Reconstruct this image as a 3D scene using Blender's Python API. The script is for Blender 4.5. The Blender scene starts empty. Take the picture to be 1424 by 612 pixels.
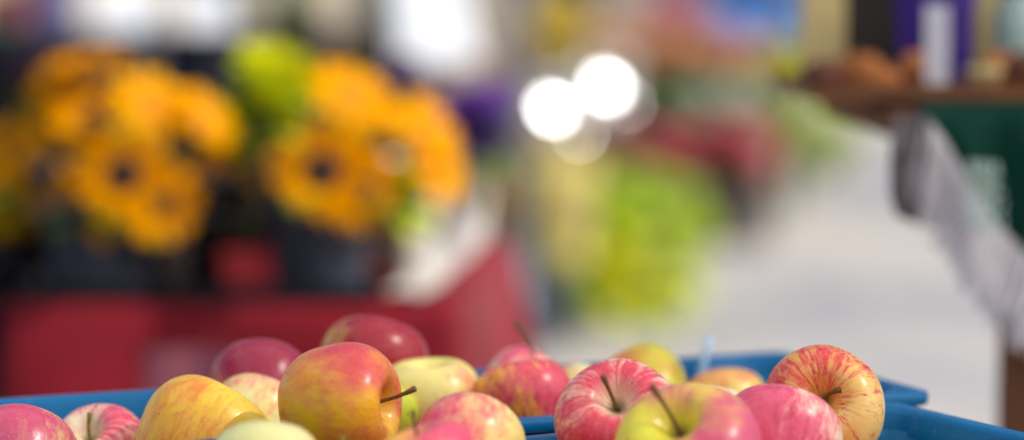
import bpy, bmesh, math, random
from mathutils import Vector, Matrix, Quaternion, noise
R = math.radians
PI = math.pi
rnd = random.Random(7)
scene = bpy.context.scene
COL = scene.collection

# ------------------------------------------------------------------ camera frame
CAM_H, FPX, PITCH = 1.2, 3362.0, R(5.03)
def at(px, py, Y):
    """world point seen at photo pixel (px, py), at depth Y metres in front of the camera"""
    a = (px - 712) / FPX
    b = -(py - 306) / FPX
    d = Vector((a, math.cos(PITCH) + b * math.sin(PITCH), -math.sin(PITCH) + b * math.cos(PITCH)))
    return Vector((0, 0, CAM_H)) + d * (Y / d.y)
def size(npx, Y): return npx * Y / FPX

SUN = Vector((0.70, -0.20, 0.68)).normalized()      # direction towards the sun

# ------------------------------------------------------------------ colour + materials
def lin(c): return c / 12.92 if c <= 0.04045 else ((c + 0.055) / 1.055) ** 2.4
def rgb(r, g, b): return (lin(r / 255), lin(g / 255), lin(b / 255), 1.0)

class NT:
    def __init__(s, name):
        s.m = bpy.data.materials.new(name); s.m.use_nodes = True
        s.t = s.m.node_tree; s.n = s.t.nodes; s.l = s.t.links
        s.b = s.n['Principled BSDF']; s.out = s.n['Material Output']
    def node(s, kind, **kw):
        x = s.n.new(kind)
        for k, v in kw.items(): setattr(x, k, v)
        return x
    def link(s, a, b): s.l.new(a, b)
    def val(s, sock, v):
        if hasattr(v, 'is_linked') or isinstance(v, bpy.types.NodeSocket): s.l.new(v, sock)
        else: sock.default_value = v
    def math(s, op, a, b=0.0, c=0.0, clamp=False):
        x = s.node('ShaderNodeMath', operation=op, use_clamp=clamp)
        s.val(x.inputs[0], a); s.val(x.inputs[1], b); s.val(x.inputs[2], c)
        return x.outputs[0]
    def vmath(s, op, a, b=None):
        x = s.node('ShaderNodeVectorMath', operation=op)
        s.val(x.inputs[0], a)
        if b is not None: s.val(x.inputs[1], b)
        return x.outputs['Value'] if op in ('DOT_PRODUCT', 'LENGTH') else x.outputs['Vector']
    def mix(s, f, a, b):
        x = s.node('ShaderNodeMix', data_type='RGBA')
        s.val(x.inputs[0], f); s.val(x.inputs[6], a); s.val(x.inputs[7], b)
        return x.outputs[2]
    def smooth(s, v, lo, hi):
        x = s.node('ShaderNodeMapRange', interpolation_type='SMOOTHSTEP')
        s.val(x.inputs['Value'], v); x.inputs['From Min'].default_value = lo; x.inputs['From Max'].default_value = hi
        return x.outputs['Result']
    def noise(s, vec, scale, detail=3.0, rough=0.55):
        x = s.node('ShaderNodeTexNoise'); s.val(x.inputs['Vector'], vec)
        x.inputs['Scale'].default_value = scale; x.inputs['Detail'].default_value = detail
        x.inputs['Roughness'].default_value = rough
        return x.outputs['Fac']
    def bump(s, h, strength, dist=0.01):
        x = s.node('ShaderNodeBump'); x.inputs['Strength'].default_value = strength
        x.inputs['Distance'].default_value = dist; s.link(h, x.inputs['Height'])
        s.link(x.outputs['Normal'], s.b.inputs['Normal'])
    def obj(s): return s.node('ShaderNodeTexCoord').outputs['Object']

_mats = {}
def mat(name, col, rough=0.6, var=0.15, scale=12.0, metal=0.0, transl=0.0, spec=0.5, bump=0.15, coat=0.0):
    """plain surface with procedural mottling, optional light passing through (petals, leaves, cloth)"""
    key = name
    if key in _mats: return _mats[key]
    t = NT(name)
    o = t.obj()
    n = t.noise(o, scale, 4)
    dark = tuple(c * (1 - var) for c in col[:3]) + (1,)
    lite = tuple(min(1, c * (1 + var)) for c in col[:3]) + (1,)
    c = t.mix(t.smooth(n, 0.3, 0.7), dark, lite)
    t.link(c, t.b.inputs['Base Color'])
    t.b.inputs['Metallic'].default_value = metal
    t.link(t.math('MULTIPLY_ADD', n, 0.2, rough - 0.1), t.b.inputs['Roughness'])
    t.b.inputs['Specular IOR Level'].default_value = spec
    t.b.inputs['Coat Weight'].default_value = coat
    if bump: t.bump(t.noise(o, scale * 5, 3), bump, 0.004)
    if transl:
        tr = t.node('ShaderNodeBsdfTranslucent'); t.link(c, tr.inputs['Color'])
        mx = t.node('ShaderNodeMixShader'); mx.inputs[0].default_value = transl
        t.link(t.b.outputs[0], mx.inputs[1]); t.link(tr.outputs[0], mx.inputs[2])
        t.link(mx.outputs[0], t.out.inputs['Surface'])
    _mats[key] = t.m
    return t.m

def apple_material(ground, blush, deep, amount, bdir, streak, seed, ground2=None, spots=0.0):
    t = NT('apple_skin')
    o = t.obj()
    sx = t.node('ShaderNodeSeparateXYZ'); t.link(o, sx.inputs[0])
    x, y, z = sx.outputs
    off = (seed * 3.17 % 9, seed * 7.31 % 11, seed * 1.93 % 7)
    po = t.vmath('ADD', o, off)
    rho = t.math('SQRT', t.math('ADD', t.math('MULTIPLY', x, x), t.math('ADD', t.math('MULTIPLY', y, y), 1e-5)))
    cb = t.node('ShaderNodeCombineXYZ')
    t.link(t.math('DIVIDE', x, rho), cb.inputs[0]); t.link(t.math('DIVIDE', y, rho), cb.inputs[1])
    t.link(t.math('MULTIPLY', z, 0.75), cb.inputs[2])
    warp = t.node('ShaderNodeTexNoise'); t.link(po, warp.inputs['Vector']); warp.inputs['Scale'].default_value = 5.0
    ws = t.node('ShaderNodeVectorMath', operation='SCALE'); t.link(warp.outputs['Color'], ws.inputs[0]); ws.inputs['Scale'].default_value = 0.22
    lon = t.vmath('ADD', t.vmath('ADD', cb.outputs[0], ws.outputs['Vector']), off)
    s1 = t.noise(lon, 3.2, 4, 0.6)
    s2 = t.noise(lon, 10.0, 5, 0.65)
    s3 = t.noise(lon, 26.0, 3, 0.6)
    bl = t.noise(po, 2.6, 4, 0.55)
    nrm = t.vmath('NORMALIZE', o)
    dt = t.vmath('DOT_PRODUCT', nrm, tuple(bdir))
    v = t.math('MULTIPLY_ADD', dt, 0.42, amount)
    v = t.math('ADD', v, t.math('MULTIPLY', t.math('SUBTRACT', bl, 0.5), 1.5))
    v = t.math('ADD', v, t.math('MULTIPLY', t.math('SUBTRACT', s1, 0.5), 1.3 * streak))
    v = t.math('ADD', v, t.math('MULTIPLY', t.math('SUBTRACT', s2, 0.5), 1.5 * streak))
    m = t.smooth(v, 0.12, 0.92)
    g2 = ground2 or ground
    gcol = t.mix(t.smooth(t.noise(po, 1.7, 2), 0.35, 0.65), ground, g2)
    # cavity round the stalk turns greenish before the blush covers it
    cav = t.math('MULTIPLY', t.smooth(rho, 0.24, 0.07), t.smooth(z, 0.0, 0.1))
    m = t.math('MULTIPLY', m, t.math('SUBTRACT', 1.0, t.math('MULTIPLY', cav, 0.75)))
    c = t.mix(m, gcol, blush)
    st = t.math('MULTIPLY', t.smooth(t.math('ADD', t.math('MULTIPLY', s2, 0.72), t.math('MULTIPLY', s3, 0.28)), 0.46, 0.66), t.math('MULTIPLY', t.smooth(v, -0.15, 0.6), min(1.0, streak * 0.85)))
    c = t.mix(st, c, deep)
    # pale lenticels and fine freckling
    vo = t.node('ShaderNodeTexVoronoi'); t.link(po, vo.inputs['Vector']); vo.inputs['Scale'].default_value = 26.0
    fl = t.math('MULTIPLY', t.smooth(vo.outputs['Distance'], 0.16, 0.06), 0.5)
    c = t.mix(fl, c, rgb(240, 215, 160))
    fr = t.math('MULTIPLY', t.smooth(t.noise(po, 40, 3, 0.7), 0.45, 0.75), 0.12)
    c = t.mix(fr, c, rgb(240, 200, 150))
    c = t.mix(t.math('MULTIPLY', t.smooth(rho, 0.10, 0.03), 0.8), c, rgb(120, 105, 40))
    vk = t.node('ShaderNodeTexVoronoi'); t.link(po, vk.inputs['Vector']); vk.inputs['Scale'].default_value = 7.5
    kn = t.math('MULTIPLY', t.smooth(t.math('ADD', vk.outputs['Distance'], t.math('MULTIPLY', t.math('SUBTRACT', t.noise(po, 30, 2), .5), .12)), 0.085, 0.045), .6)
    c = t.mix(kn, c, rgb(130, 92, 56))
    if spots:
        vs = t.node('ShaderNodeTexVoronoi'); t.link(po, vs.inputs['Vector']); vs.inputs['Scale'].default_value = 4.2
        vs.inputs['Randomness'].default_value = 1.0
        sp = t.math('MULTIPLY', t.smooth(vs.outputs['Distance'], 0.13, 0.06), spots)
        c = t.mix(sp, c, rgb(95, 60, 45))
    t.link(c, t.b.inputs['Base Color'])
    t.link(t.math('MULTIPLY_ADD', t.noise(po, 9, 4), 0.22, 0.17), t.b.inputs['Roughness'])
    t.b.inputs['Specular IOR Level'].default_value = 0.42
    t.b.inputs['Subsurface Weight'].default_value = 0.04
    t.b.inputs['Coat Weight'].default_value = 0.10; t.b.inputs['Coat Roughness'].default_value = 0.2
    t.b.inputs['Subsurface Radius'].default_value = (0.9, 0.45, 0.25)
    t.b.inputs['Subsurface Scale'].default_value = 0.004
    t.b.inputs['Sheen Weight'].default_value = 0.0
    t.bump(t.math('ADD', t.math('MULTIPLY', t.noise(po, 60, 2), 0.25), t.noise(po, 7, 3)), 0.035, 0.02)
    return t.m

# ------------------------------------------------------------------ mesh builder
class MB:
    def __init__(s): s.v, s.f = [], []
    def add(s, vs, fs):
        k = len(s.v); s.v += [tuple(p) for p in vs]; s.f += [tuple(i + k for i in f) for f in fs]
    def box(s, c, d, M=None):
        x, y, z = d[0] / 2, d[1] / 2, d[2] / 2
        P = [Vector(c) + Vector((a * x, b * y, e * z)) for a in (-1, 1) for b in (-1, 1) for e in (-1, 1)]
        if M: P = [M @ p for p in P]
        s.add(P, [(0, 1, 3, 2), (4, 6, 7, 5), (0, 4, 5, 1), (2, 3, 7, 6), (0, 2, 6, 4), (1, 5, 7, 3)])
    def tube(s, pts, rad, n=8, cap=True):
        pts = [Vector(p) for p in pts]
        if not hasattr(rad, '__len__'): rad = [rad] * len(pts)
        rings = []; prev = None
        for i, p in enumerate(pts):
            d = (pts[min(i + 1, len(pts) - 1)] - pts[max(i - 1, 0)]).normalized()
            if prev is None:
                u = d.orthogonal().normalized()
            else:
                u = (prev - d * prev.dot(d)).normalized()
            prev = u; w = d.cross(u)
            rings.append([p + (u * math.cos(2 * PI * k / n) + w * math.sin(2 * PI * k / n)) * rad[i] for k in range(n)])
        vs = [q for r in rings for q in r]
        fs = [(i * n + k, i * n + (k + 1) % n, (i + 1) * n + (k + 1) % n, (i + 1) * n + k) for i in range(len(pts) - 1) for k in range(n)]
        if cap: fs += [tuple(range(n - 1, -1, -1)), tuple((len(pts) - 1) * n + k for k in range(n))]
        s.add(vs, fs)
    def lathe(s, prof, n=24, c=(0, 0, 0), wob=None):
        c = Vector(c); vs = []; fs = []
        for (r, z) in prof:
            for k in range(n):
                a = 2 * PI * k / n; q = 1 + (wob(a, z) if wob else 0)
                vs.append(c + Vector((r * q * math.cos(a), r * q * math.sin(a), z)))
        for i in range(len(prof) - 1):
            for k in range(n):
                fs.append((i * n + k, i * n + (k + 1) % n, (i + 1) * n + (k + 1) % n, (i + 1) * n + k))
        s.add(vs, fs)
    def petal(s, o, d, up, L, W, curl=0.2, cup=0.0, tip=0.15):
        """a pointed blade of 2 x 4 faces from o along d, bending along up"""
        d = d.normalized(); w = d.cross(up).normalized(); u = w.cross(d)
        prof = [(0, .35), (.25, .8), (.55, 1), (.82, .68), (1, tip)]
        vs = []
        for (q, k) in prof:
            c = o + d * (L * q) + u * (curl * L * q * q)
            h = W * .5 * k
            vs += [c - w * h + u * cup * h, c, c + w * h + u * cup * h]
        fs = []
        for i in range(4):
            for j in range(2):
                a = i * 3 + j; fs.append((a, a + 1, a + 4, a + 3))
        s.add(vs, fs)
    def build(s, name, m=None, parent=None, smooth=True, loc=None):
        me = bpy.data.meshes.new(name); me.from_pydata(s.v, [], s.f); me.update()
        if smooth: me.polygons.foreach_set('use_smooth', [True] * len(me.polygons))
        o = bpy.data.objects.new(name, me); COL.objects.link(o)
        if m: me.materials.append(m)
        if parent: o.parent = parent
        if loc is not None: o.location = loc
        return o

def bevel(o, w, seg=2):
    md = o.modifiers.new('soft_edges', 'BEVEL'); md.width = w; md.segments = seg; md.limit_method = 'ANGLE'
    return o
def tag(o, label=None, cat=None, group=None, kind=None):
    if label: o['label'] = label
    if cat: o['category'] = cat
    if group: o['group'] = group
    if kind: o['kind'] = kind
    return o
def empty(name, loc, rz=0.0):
    o = bpy.data.objects.new(name, None); COL.objects.link(o); o.location = loc
    o.rotation_euler = (0, 0, rz); o.empty_display_size = 0.05
    return o
def copy_thing(o):
    c = o.copy(); COL.objects.link(c)
    for ch in o.children:
        d = ch.copy(); COL.objects.link(d); d.parent = c
        for g in ch.children:
            e = g.copy(); COL.objects.link(e); e.parent = d
    return c

# ------------------------------------------------------------------ world, sun, camera
w = bpy.data.worlds.new('World'); scene.world = w; w.use_nodes = True
sky = w.node_tree.nodes.new('ShaderNodeTexSky'); sky.sky_type = 'NISHITA'; sky.sun_disc = False
sky.sun_elevation = math.asin(SUN.z); sky.sun_rotation = math.atan2(SUN.x, SUN.y)
sky.air_density = 1.0; sky.dust_density = 2.5; sky.ozone_density = 1.0
bg = w.node_tree.nodes['Background']; bg.inputs['Strength'].default_value = 0.15
w.node_tree.links.new(sky.outputs[0], bg.inputs[0])
sl = bpy.data.lights.new('sun', 'SUN'); sl.energy = 5.0; sl.angle = R(0.5); sl.color = (1.0, 0.93, 0.82)
so = bpy.data.objects.new('sun', sl); COL.objects.link(so)
so.rotation_euler = SUN.to_track_quat('Z', 'Y').to_euler(); so.location = SUN * 30

cd = bpy.data.cameras.new('camera'); cam = bpy.data.objects.new('camera', cd); COL.objects.link(cam)
cam.location = (0, 0, CAM_H); cam.rotation_euler = (R(90) - PITCH, 0, 0)
cd.sensor_width = 36; cd.lens = FPX / 1424 * 36; cd.clip_start = 0.05; cd.clip_end = 2000
cd.dof.use_dof = True; cd.dof.focus_distance = 1.345; cd.dof.aperture_fstop = cd.lens / 39.0; cd.dof.aperture_blades = 0
scene.camera = cam
scene.render.engine = 'CYCLES'
scene.cycles.use_denoising = True
scene.cycles.max_bounces = 8; scene.cycles.sample_clamp_indirect = 4.0
scene.view_settings.view_transform = 'Standard'; scene.view_settings.look = 'None'
scene.view_settings.exposure = 0; scene.view_settings.gamma = 1

# ------------------------------------------------------------------ setting: ground
t = NT('pale_paving')
o = t.obj()
br = t.node('ShaderNodeTexBrick'); t.link(o, br.inputs['Vector'])
br.inputs['Scale'].default_value = 1.0; br.inputs['Brick Width'].default_value = 0.4; br.inputs['Row Height'].default_value = 0.2
br.inputs['Mortar Size'].default_value = 0.008
br.inputs['Color1'].default_value = rgb(172, 171, 174); br.inputs['Color2'].default_value = rgb(158, 159, 166)
br.inputs['Mortar'].default_value = rgb(110, 106, 102)
c = t.mix(t.smooth(t.noise(o, 0.5, 5, 0.6), 0.35, 0.7), br.outputs['Color'], rgb(182, 178, 170))
c = t.mix(t.math('MULTIPLY', t.smooth(t.noise(o, 14, 4), 0.4, 0.7), 0.25), c, rgb(130, 125, 120))
c = t.mix(t.math('MULTIPLY', t.smooth(t.noise(o, 0.9, 3, 0.5), 0.42, 0.60), 0.65), c, rgb(126, 128, 140))
c = t.mix(t.math('MULTIPLY', t.smooth(t.noise(o, 0.22, 2, 0.5), 0.46, 0.62), 0.6), c, rgb(198, 188, 172))
t.link(c, t.b.inputs['Base Color']); t.b.inputs['Roughness'].default_value = 0.85
t.bump(br.outputs['Fac'], -0.4, 0.01)
g = MB(); g.add([(-250, -60, 0), (250, -60, 0), (250, 600, 0), (-250, 600, 0)], [(0, 1, 2, 3)])
tag(g.build('ground', t.m, smooth=False), kind='structure')

# ------------------------------------------------------------------ apples
APROF = [(0, -.345), (.045, -.35), (.09, -.375), (.14, -.41), (.19, -.425), (.25, -.415), (.32, -.37), (.40, -.27), (.455, -.14), (.49, 0), (.5, .10), (.49, .20),
         (.46, .29), (.41, .365), (.345, .42), (.275, .445), (.21, .44), (.155, .405), (.11, .35), (.07, .295), (.035, .265), (0, .255)]
def smooth_profile(P, k=3):
    out = []
    for i in range(len(P) - 1):
        p0, p1, p2, p3 = P[max(i - 1, 0)], P[i], P[i + 1], P[min(i + 2, len(P) - 1)]
        for j in range(k):
            q = j / k
            f = lambda a, b, c, d: .5 * (2 * b + (c - a) * q + (2 * a - 5 * b + 4 * c - d) * q * q + (3 * b - a - 3 * c + d) * q ** 3)
            out.append((max(0, f(p0[0], p1[0], p2[0], p3[0])), f(p0[1], p1[1], p2[1], p3[1])))
    out.append(P[-1]); return out
APS = smooth_profile(APROF, 2)
def apple_mesh(seed, flat=1.0):
    r = random.Random(seed); ph = r.random() * 6; a5 = r.uniform(.012, .03); tilt = r.uniform(-.05, .05); tl2 = r.uniform(-.05, .05)
    n = 48; vs = []; fs = []
    tall = r.uniform(.94, 1.04) * flat
    for (rr, z) in APS:
        for k in range(n):
            a = 2 * PI * k / n
            low = max(0, -z) * 1.6 + max(0, z - .25) * 1.2
            q = 1 + a5 * math.cos(5 * a + ph) * low * 1.4 + .018 * math.cos(2 * a + ph * 2) + .012 * math.cos(3 * a + ph * 3)
            x, y = rr * q * math.cos(a), rr * q * math.sin(a)
            zz = z * tall + (x * tilt + y * tl2) * 1.2
            d = noise.noise(Vector((x * 2.6 + seed, y * 2.6, zz * 2.6))) * .022
            vs.append((x * (1 + d), y * (1 + d), zz * (1 + d)))
    m = len(APS)
    for i in range(m - 1):
        for k in range(n):
            fs.append((i * n + k, i * n + (k + 1) % n, (i + 1) * n + (k + 1) % n, (i + 1) * n + k))
    b = MB(); b.v, b.f = vs, fs
    return b
stem_mat = mat('apple_stem_bark', rgb(112, 84, 40), 0.7, 0.35, 30, bump=0.4)
stem_green = mat('apple_stem_green', rgb(140, 130, 50), 0.7, 0.3, 30, bump=0.3)
calyx_mat = mat('apple_calyx', rgb(92, 72, 48), 0.8, 0.3, 40)
def calyx_mb(seed):
    b = MB(); r = random.Random(seed)
    for k in range(5):
        a = k * 2 * PI / 5 + r.uniform(-.2, .2)
        b.petal(Vector((.02 * math.cos(a), .02 * math.sin(a), -.352)), Vector((math.cos(a), math.sin(a), -.9)), Vector((-math.cos(a), -math.sin(a), -.6)), .075, .04, .35)
    return b

C_CREAM, C_YEL, C_GRN, C_LIME = rgb(246, 228, 138), rgb(246, 200, 24), rgb(204, 214, 60), rgb(230, 234, 168)
C_PINK, C_RED, C_MAG, C_ORG = rgb(236, 78, 116), rgb(208, 32, 52), rgb(204, 34, 96), rgb(240, 120, 44)
C_DEEP, C_WINE = rgb(186, 24, 62), rgb(140, 14, 44)
C_PALE = rgb(250, 232, 200)

PLACED = []
def apple(px, py, rpx, Y, axis, cols, amount, bdir, streak, label, seed, stem=None, ground2=None, spots=0.0, flat=1.0, smat=None, ratio=1.0):
    """cols = ground, blush, deep streak;  stem = (world direction, length as share of the width, bend)"""
    p = at(px, py, Y); d = 2 * size(rpx, Y); PLACED.append((p.copy(), d / 2))
    ax = Vector(axis).normalized()
    q = ax.to_track_quat('Z', 'Y') @ Quaternion((0, 0, 1), seed * 1.7)
    qi = q.inverted()
    o = apple_mesh(seed, flat).build('apple', apple_material(cols[0], cols[1], cols[2], amount, qi @ Vector(bdir).normalized(), streak, seed, ground2, spots))
    o.location = p; o.rotation_mode = 'QUATERNION'; o.rotation_quaternion = q; o.scale = (d, d, d * ratio)
    if stem:
        sd = (qi @ Vector(stem[0]).normalized()); L = stem[1]
        b0 = Vector((0, 0, .245)); mid = b0 + Vector((0, 0, 1)) * L * .25 + sd * L * .25
        tipp = b0 + sd * L
        bend = sd.orthogonal().normalized() * stem[2] * L
        pts = []
        for i in range(9):
            u = i / 8
            c = (1 - u) ** 2 * b0 + 2 * u * (1 - u) * (mid + bend) + u * u * tipp
            pts.append(c)
        rad = [.024, .020, .017, .0155, .015, .0155, .017, .022, .026]
        b = MB(); b.tube(pts, rad, 8); b.build('stem', smat or stem_mat, o)
    calyx_mb(seed).build('calyx', calyx_mat, o)
    tag(o, label, 'apple', 'apples heaped in the blue crates')
    return o

A = apple
A(25, 655, 87, 1.33, (-.2, .6, .7), (C_CREAM, rgb(206, 74, 112), C_MAG), .66, (-.7, -.3, .5), .5, 'dusky pink apple with a pale right shoulder at the far left frame edge', 1)
A(140, 649, 78, 1.40, (-.22, -.50, .82), (C_PALE, C_PINK, C_DEEP), .36, (.5, -.2, .4), .8, 'pale pink apple with an upright greenish stem, left of the plain yellow apple', 2, stem=((.0, -.25, 1), .33, .05), ground2=C_LIME, smat=stem_green)
A(279, 626, 97, 1.36, (.50, .40, .77), (C_YEL, rgb(240, 140, 50), C_RED), .16, (-.3, -.5, .1), .40, 'large golden yellow apple with a few faint red streaks', 3, ground2=rgb(250, 214, 60), ratio=1.0)
A(368, 664, 82, 1.205, (.0, .5, .8), (C_LIME, C_PINK, C_PINK), -.12, (.5, 0, .2), .3, 'pale green apple cut by the lower frame edge below the red and yellow apple', 4, ground2=rgb(226, 222, 150))
A(469, 562, 87, 1.315, (.88, -.34, .05), (rgb(246, 206, 10), rgb(214, 66, 76), C_RED), .44, (.35, .0, .95), .25, 'red and yellow apple lying on its side, its long stem pointing to the right', 5, stem=((.92, -.25, .34), .43, -.10), ground2=rgb(238, 160, 20), spots=.5, ratio=1.03)
A(528, 574, 53, 1.43, (.5, .2, .8), (C_GRN, C_GRN, C_GRN), -.2, (0, 0, 1), .1, 'small green apple wedged behind the long stem of the sideways apple', 6, spots=.8)
A(602, 566, 72, 1.46, (-.1, -.1, 1), (C_CREAM, C_PINK, C_ORG), .12, (.4, -.3, -.1), .35, 'cream yellow apple with a faint blush, right of the sideways red and yellow apple', 7, ground2=rgb(228, 216, 110))
A(516, 512, 76, 1.51, (.25, .35, .9), (C_YEL, rgb(160, 6, 42), C_WINE), .90, (.5, -.4, .0), .25, 'deep red apple on the very top of the heap', 8, ground2=C_CREAM)
A(362, 541, 70, 1.48, (0, .7, .65), (C_ORG, rgb(154, 6, 62), C_WINE), .86, (.5, 0, .5), .2, 'dark magenta apple behind the golden yellow one', 9)
A(352, 589, 64, 1.42, (.3, .55, .7), (C_LIME, C_PINK, C_PINK), -.04, (-.2, 0, 1), .4, 'pale green apple with a pink top tucked below the dark magenta apple', 10, ground2=C_CREAM)
A(480, 694, 80, 1.22, (0, -.1, 1), (C_CREAM, C_PINK, C_DEEP), .6, (0, 0, 1), .5, 'apple showing only its stem tip below the sideways apple', 24, stem=((-.05, -.1, 1), .32, .05), smat=stem_green)
A(595, 661, 79, 1.20, (-.30, -.05, .92), (C_CREAM, C_PINK, C_DEEP), .50, (.4, .0, .6), .45, 'yellow and rose apple at the lower frame edge with a short dark stem', 12, stem=((-.15, -.1, 1), .36, .06), ground2=C_YEL)
A(650, 628, 80, 1.265, (.2, .65, .6), (C_CREAM, C_PINK, C_DEEP), .50, (-.8, -.1, .4), .5, 'rose pink apple fading to cream on its right, beside the short dark stem', 13)
A(731, 562, 70, 1.45, (-.22, .22, .95), (C_YEL, rgb(228, 76, 100), C_DEEP), .58, (.4, -.1, .6), .8, 'striped red and pink apple just behind the blue rim between the crates', 14, ground2=C_ORG, flat=.95)
A(728, 549, 62, 1.53, (.50, -.05, .80), (C_PALE, C_PINK, C_PINK), .30, (.3, 0, .5), .5, 'pale pink apple with a tall stem behind the striped pink apple', 15, stem=((-.38, -.05, 1), .66, .06))
A(792, 562, 56, 1.54, (-.3, .3, .85), (C_GRN, C_MAG, C_WINE), .30, (-1, -.2, .2), .3, 'small half purple half green apple at the back of the rear crate', 16, ground2=C_LIME)
A(890, 550, 70, 1.55, (.92, -.25, .30), (C_GRN, rgb(232, 120, 60), C_RED), .34, (-1, -.2, .3), .4, 'green apple with an orange left cheek against the back rim of the rear crate', 17, ground2=rgb(208, 196, 60))
A(1010, 572, 60, 1.55, (0, .45, .85), (rgb(236, 214, 90), rgb(232, 130, 80), C_RED), .30, (-.5, 0, .4), .4, 'small orange yellow apple in the back corner below the plastic tag', 18, ground2=C_CREAM)
A(985, 597, 63, 1.46, (.1, .3, .95), (C_PALE, C_PINK, C_PINK), .10, (-.5, 0, .2), .4, 'whitish apple showing as a thin sliver behind the green and rose apple', 19)
A(861, 592, 88, 1.305, (-.08, -.72, .62), (C_PALE, rgb(224, 62, 92), C_DEEP), .54, (-.2, -.7, -.1), .75, 'rose red apple with its thick tipped stem in a hollow facing the viewer', 20, stem=((-.30, -.55, .72), .40, .04))
A(962, 641, 104, 1.235, (-.30, -.52, .74), (rgb(222, 216, 50), rgb(214, 74, 116), C_MAG), .50, (1, -.3, -.15), .25, 'biggest apple in front, green yellow with a rose right cheek and slender long stem', 21, stem=((-.50, -.30, .85), .44, -.05), ground2=rgb(238, 222, 60))
A(1080, 627, 88, 1.29, (.25, .55, .75), (C_PALE, rgb(230, 84, 122), C_DEEP), .62, (-.2, -.2, .4), .75, 'pink streaked apple without visible stem between the two largest apples', 22)
A(1145, 571, 86, 1.365, (-.13, -.88, .36), (rgb(242, 216, 130), rgb(222, 66, 72), C_RED), .22, (-.3, -.1, .35), 1.15, 'cream apple with red flame streaks and curled stem in its facing hollow, rightmost', 23, stem=((.45, -.55, .5), .24, .22), ground2=rgb(232, 180, 90), ratio=1.04)

# ------------------------------------------------------------------ crates
def rounded_loop(L, W, rad, n=6, sub=40):
    pts = []
    for (sx, sy, a0) in ((1, 1, 0), (-1, 1, 90), (-1, -1, 180), (1, -1, 270)):
        for k in range(n + 1):
            a = R(a0 + 90 * k / n)
            pts.append((sx * (L / 2 - rad) + rad * math.cos(a), sy * (W / 2 - rad) + rad * math.sin(a)))
        if sy == sx:
            x, y = pts[-1]
            pts += [(x * (1 - 2 * j / sub), y) for j in range(1, sub)]
    return pts
DIP = None
def dip(x, y, z):
    """the hand notch: the rim of one long side sinks a little over a short stretch"""
    if DIP is None or (y > 0) != (DIP[1] > 0) or z < .06: return z
    e = max(0.0, min(1.0, (DIP[2] + .025 - abs(x - DIP[0])) / .025))
    return z - DIP[3] * e * e * (3 - 2 * e)
def loft(b, loops):
    n = len(loops[0][0]); vs = []; fs = []
    for (pts, z) in loops: vs += [(x, y, dip(x, y, z)) for x, y in pts]
    for i in range(len(loops) - 1):
        for k in range(n): fs.append((i * n + k, i * n + (k + 1) % n, (i + 1) * n + (k + 1) % n, (i + 1) * n + k))
    b.add(vs, fs); return n
t = NT('blue_crate_plastic'); o = t.obj()
c = t.mix(t.smooth(t.noise(o, 9, 4), .3, .7), rgb(0, 90, 144), rgb(0, 108, 164))
mp = t.node('ShaderNodeMapping'); t.link(o, mp.inputs['Vector']); mp.inputs['Scale'].default_value = (14, 60, 90); mp.inputs['Rotation'].default_value = (.2, .1, .5)
scr = t.math('MULTIPLY', t.smooth(t.noise(mp.outputs['Vector'], 3.0, 5, .7), .60, .74), .35)
c = t.mix(scr, c, rgb(150, 190, 215))
c = t.mix(t.math('MULTIPLY', t.smooth(t.noise(o, 55, 5, .75), .56, .72), .45), c, rgb(40, 60, 74))
wear = t.math('MULTIPLY', t.smooth(t.noise(o, 26, 5, .7), .60, .72), .40)
c = t.mix(wear, c, rgb(110, 160, 200))
t.link(c, t.b.inputs['Base Color'])
t.link(t.math('MULTIPLY_ADD', t.noise(o, 30, 4), .3, .22), t.b.inputs['Roughness'])
t.bump(t.noise(o, 120, 4, .7), .10, .002)
t.b.inputs['Specular IOR Level'].default_value = .22
blue = t.m
RIM_Z = 0.964; CR_H = 0.125
def crate(corner, ang, L, W, label):
    """corner = back right corner of the rim in plan, ang = heading of the long back side"""
    e1 = Vector((math.cos(ang), math.sin(ang))); e2 = Vector((math.sin(ang), -math.cos(ang)))
    cc = Vector(corner) - e1 * (L / 2) + e2 * (W / 2)
    root = empty('fruit_crate', (cc.x, cc.y, RIM_Z - CR_H), ang)
    tag(root, label, 'crate', 'blue plastic fruit crates')
    H = CR_H; lip = .013
    b = MB(); q = lambda ins, r: rounded_loop(L - 2 * ins, W - 2 * ins, r)
    n = loft(b, [(q(.034, .018), 0), (q(.030, .02), .004), (q(.014, .024), H - .012), (q(.0165, .022), H - .012), (q(.032, .018), .006), (q(.036, .016), .004)])
    k = len(b.v)
    b.f.append(tuple(range(n))[::-1]); b.f.append(tuple(range(k - n, k)))
    b.build('crate_wall', blue, root)
    r = MB()
    loft(r, [(q(.0145, .012), H - .014), (q(.001, .009), H - .008), (q(0, .009), H - .0065), (q(.0, .009), H - .0015), (q(.0012, .008), H), (q(.0125, .02), H), (q(.0145, .02), H - .003), (q(.017, .02), H - .014)])
    r.build('rim', blue, root)
    rb = MB()
    for s in (-1, 1):
        m = int(L / .07)
        for i in range(m):
            x = (i - (m - 1) / 2) * .07
            rb.box((x, s * (W / 2 - .019), H * .36), (.005, .012, H * .62))
    for s in (-1, 1):
        for y in (-.05, 0, .05):
            rb.box((s * (L / 2 - .019), y, H * .46), (.012, .005, H * .82))
    for s in (-1, 1):
        for i in range(int(L / .055)):
            x = (i - (int(L / .055) - 1) / 2) * .055
            rb.box((x, s * (W / 2 - .030), H * .36), (.004, .010, H * .66))
    rb.build('rib', blue, root, smooth=False)
    return root, cc, e1, e2
angA, angB = R(22.15), R(28.0)
DIP = (-.075, -1, .035, .028)
crA = crate((.1862, 1.653), angA, .60, .195, 'blue plastic fruit crate at the back, its rim reaching the left frame edge')
DIP = (-.133, 1, .035, .028)
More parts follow.
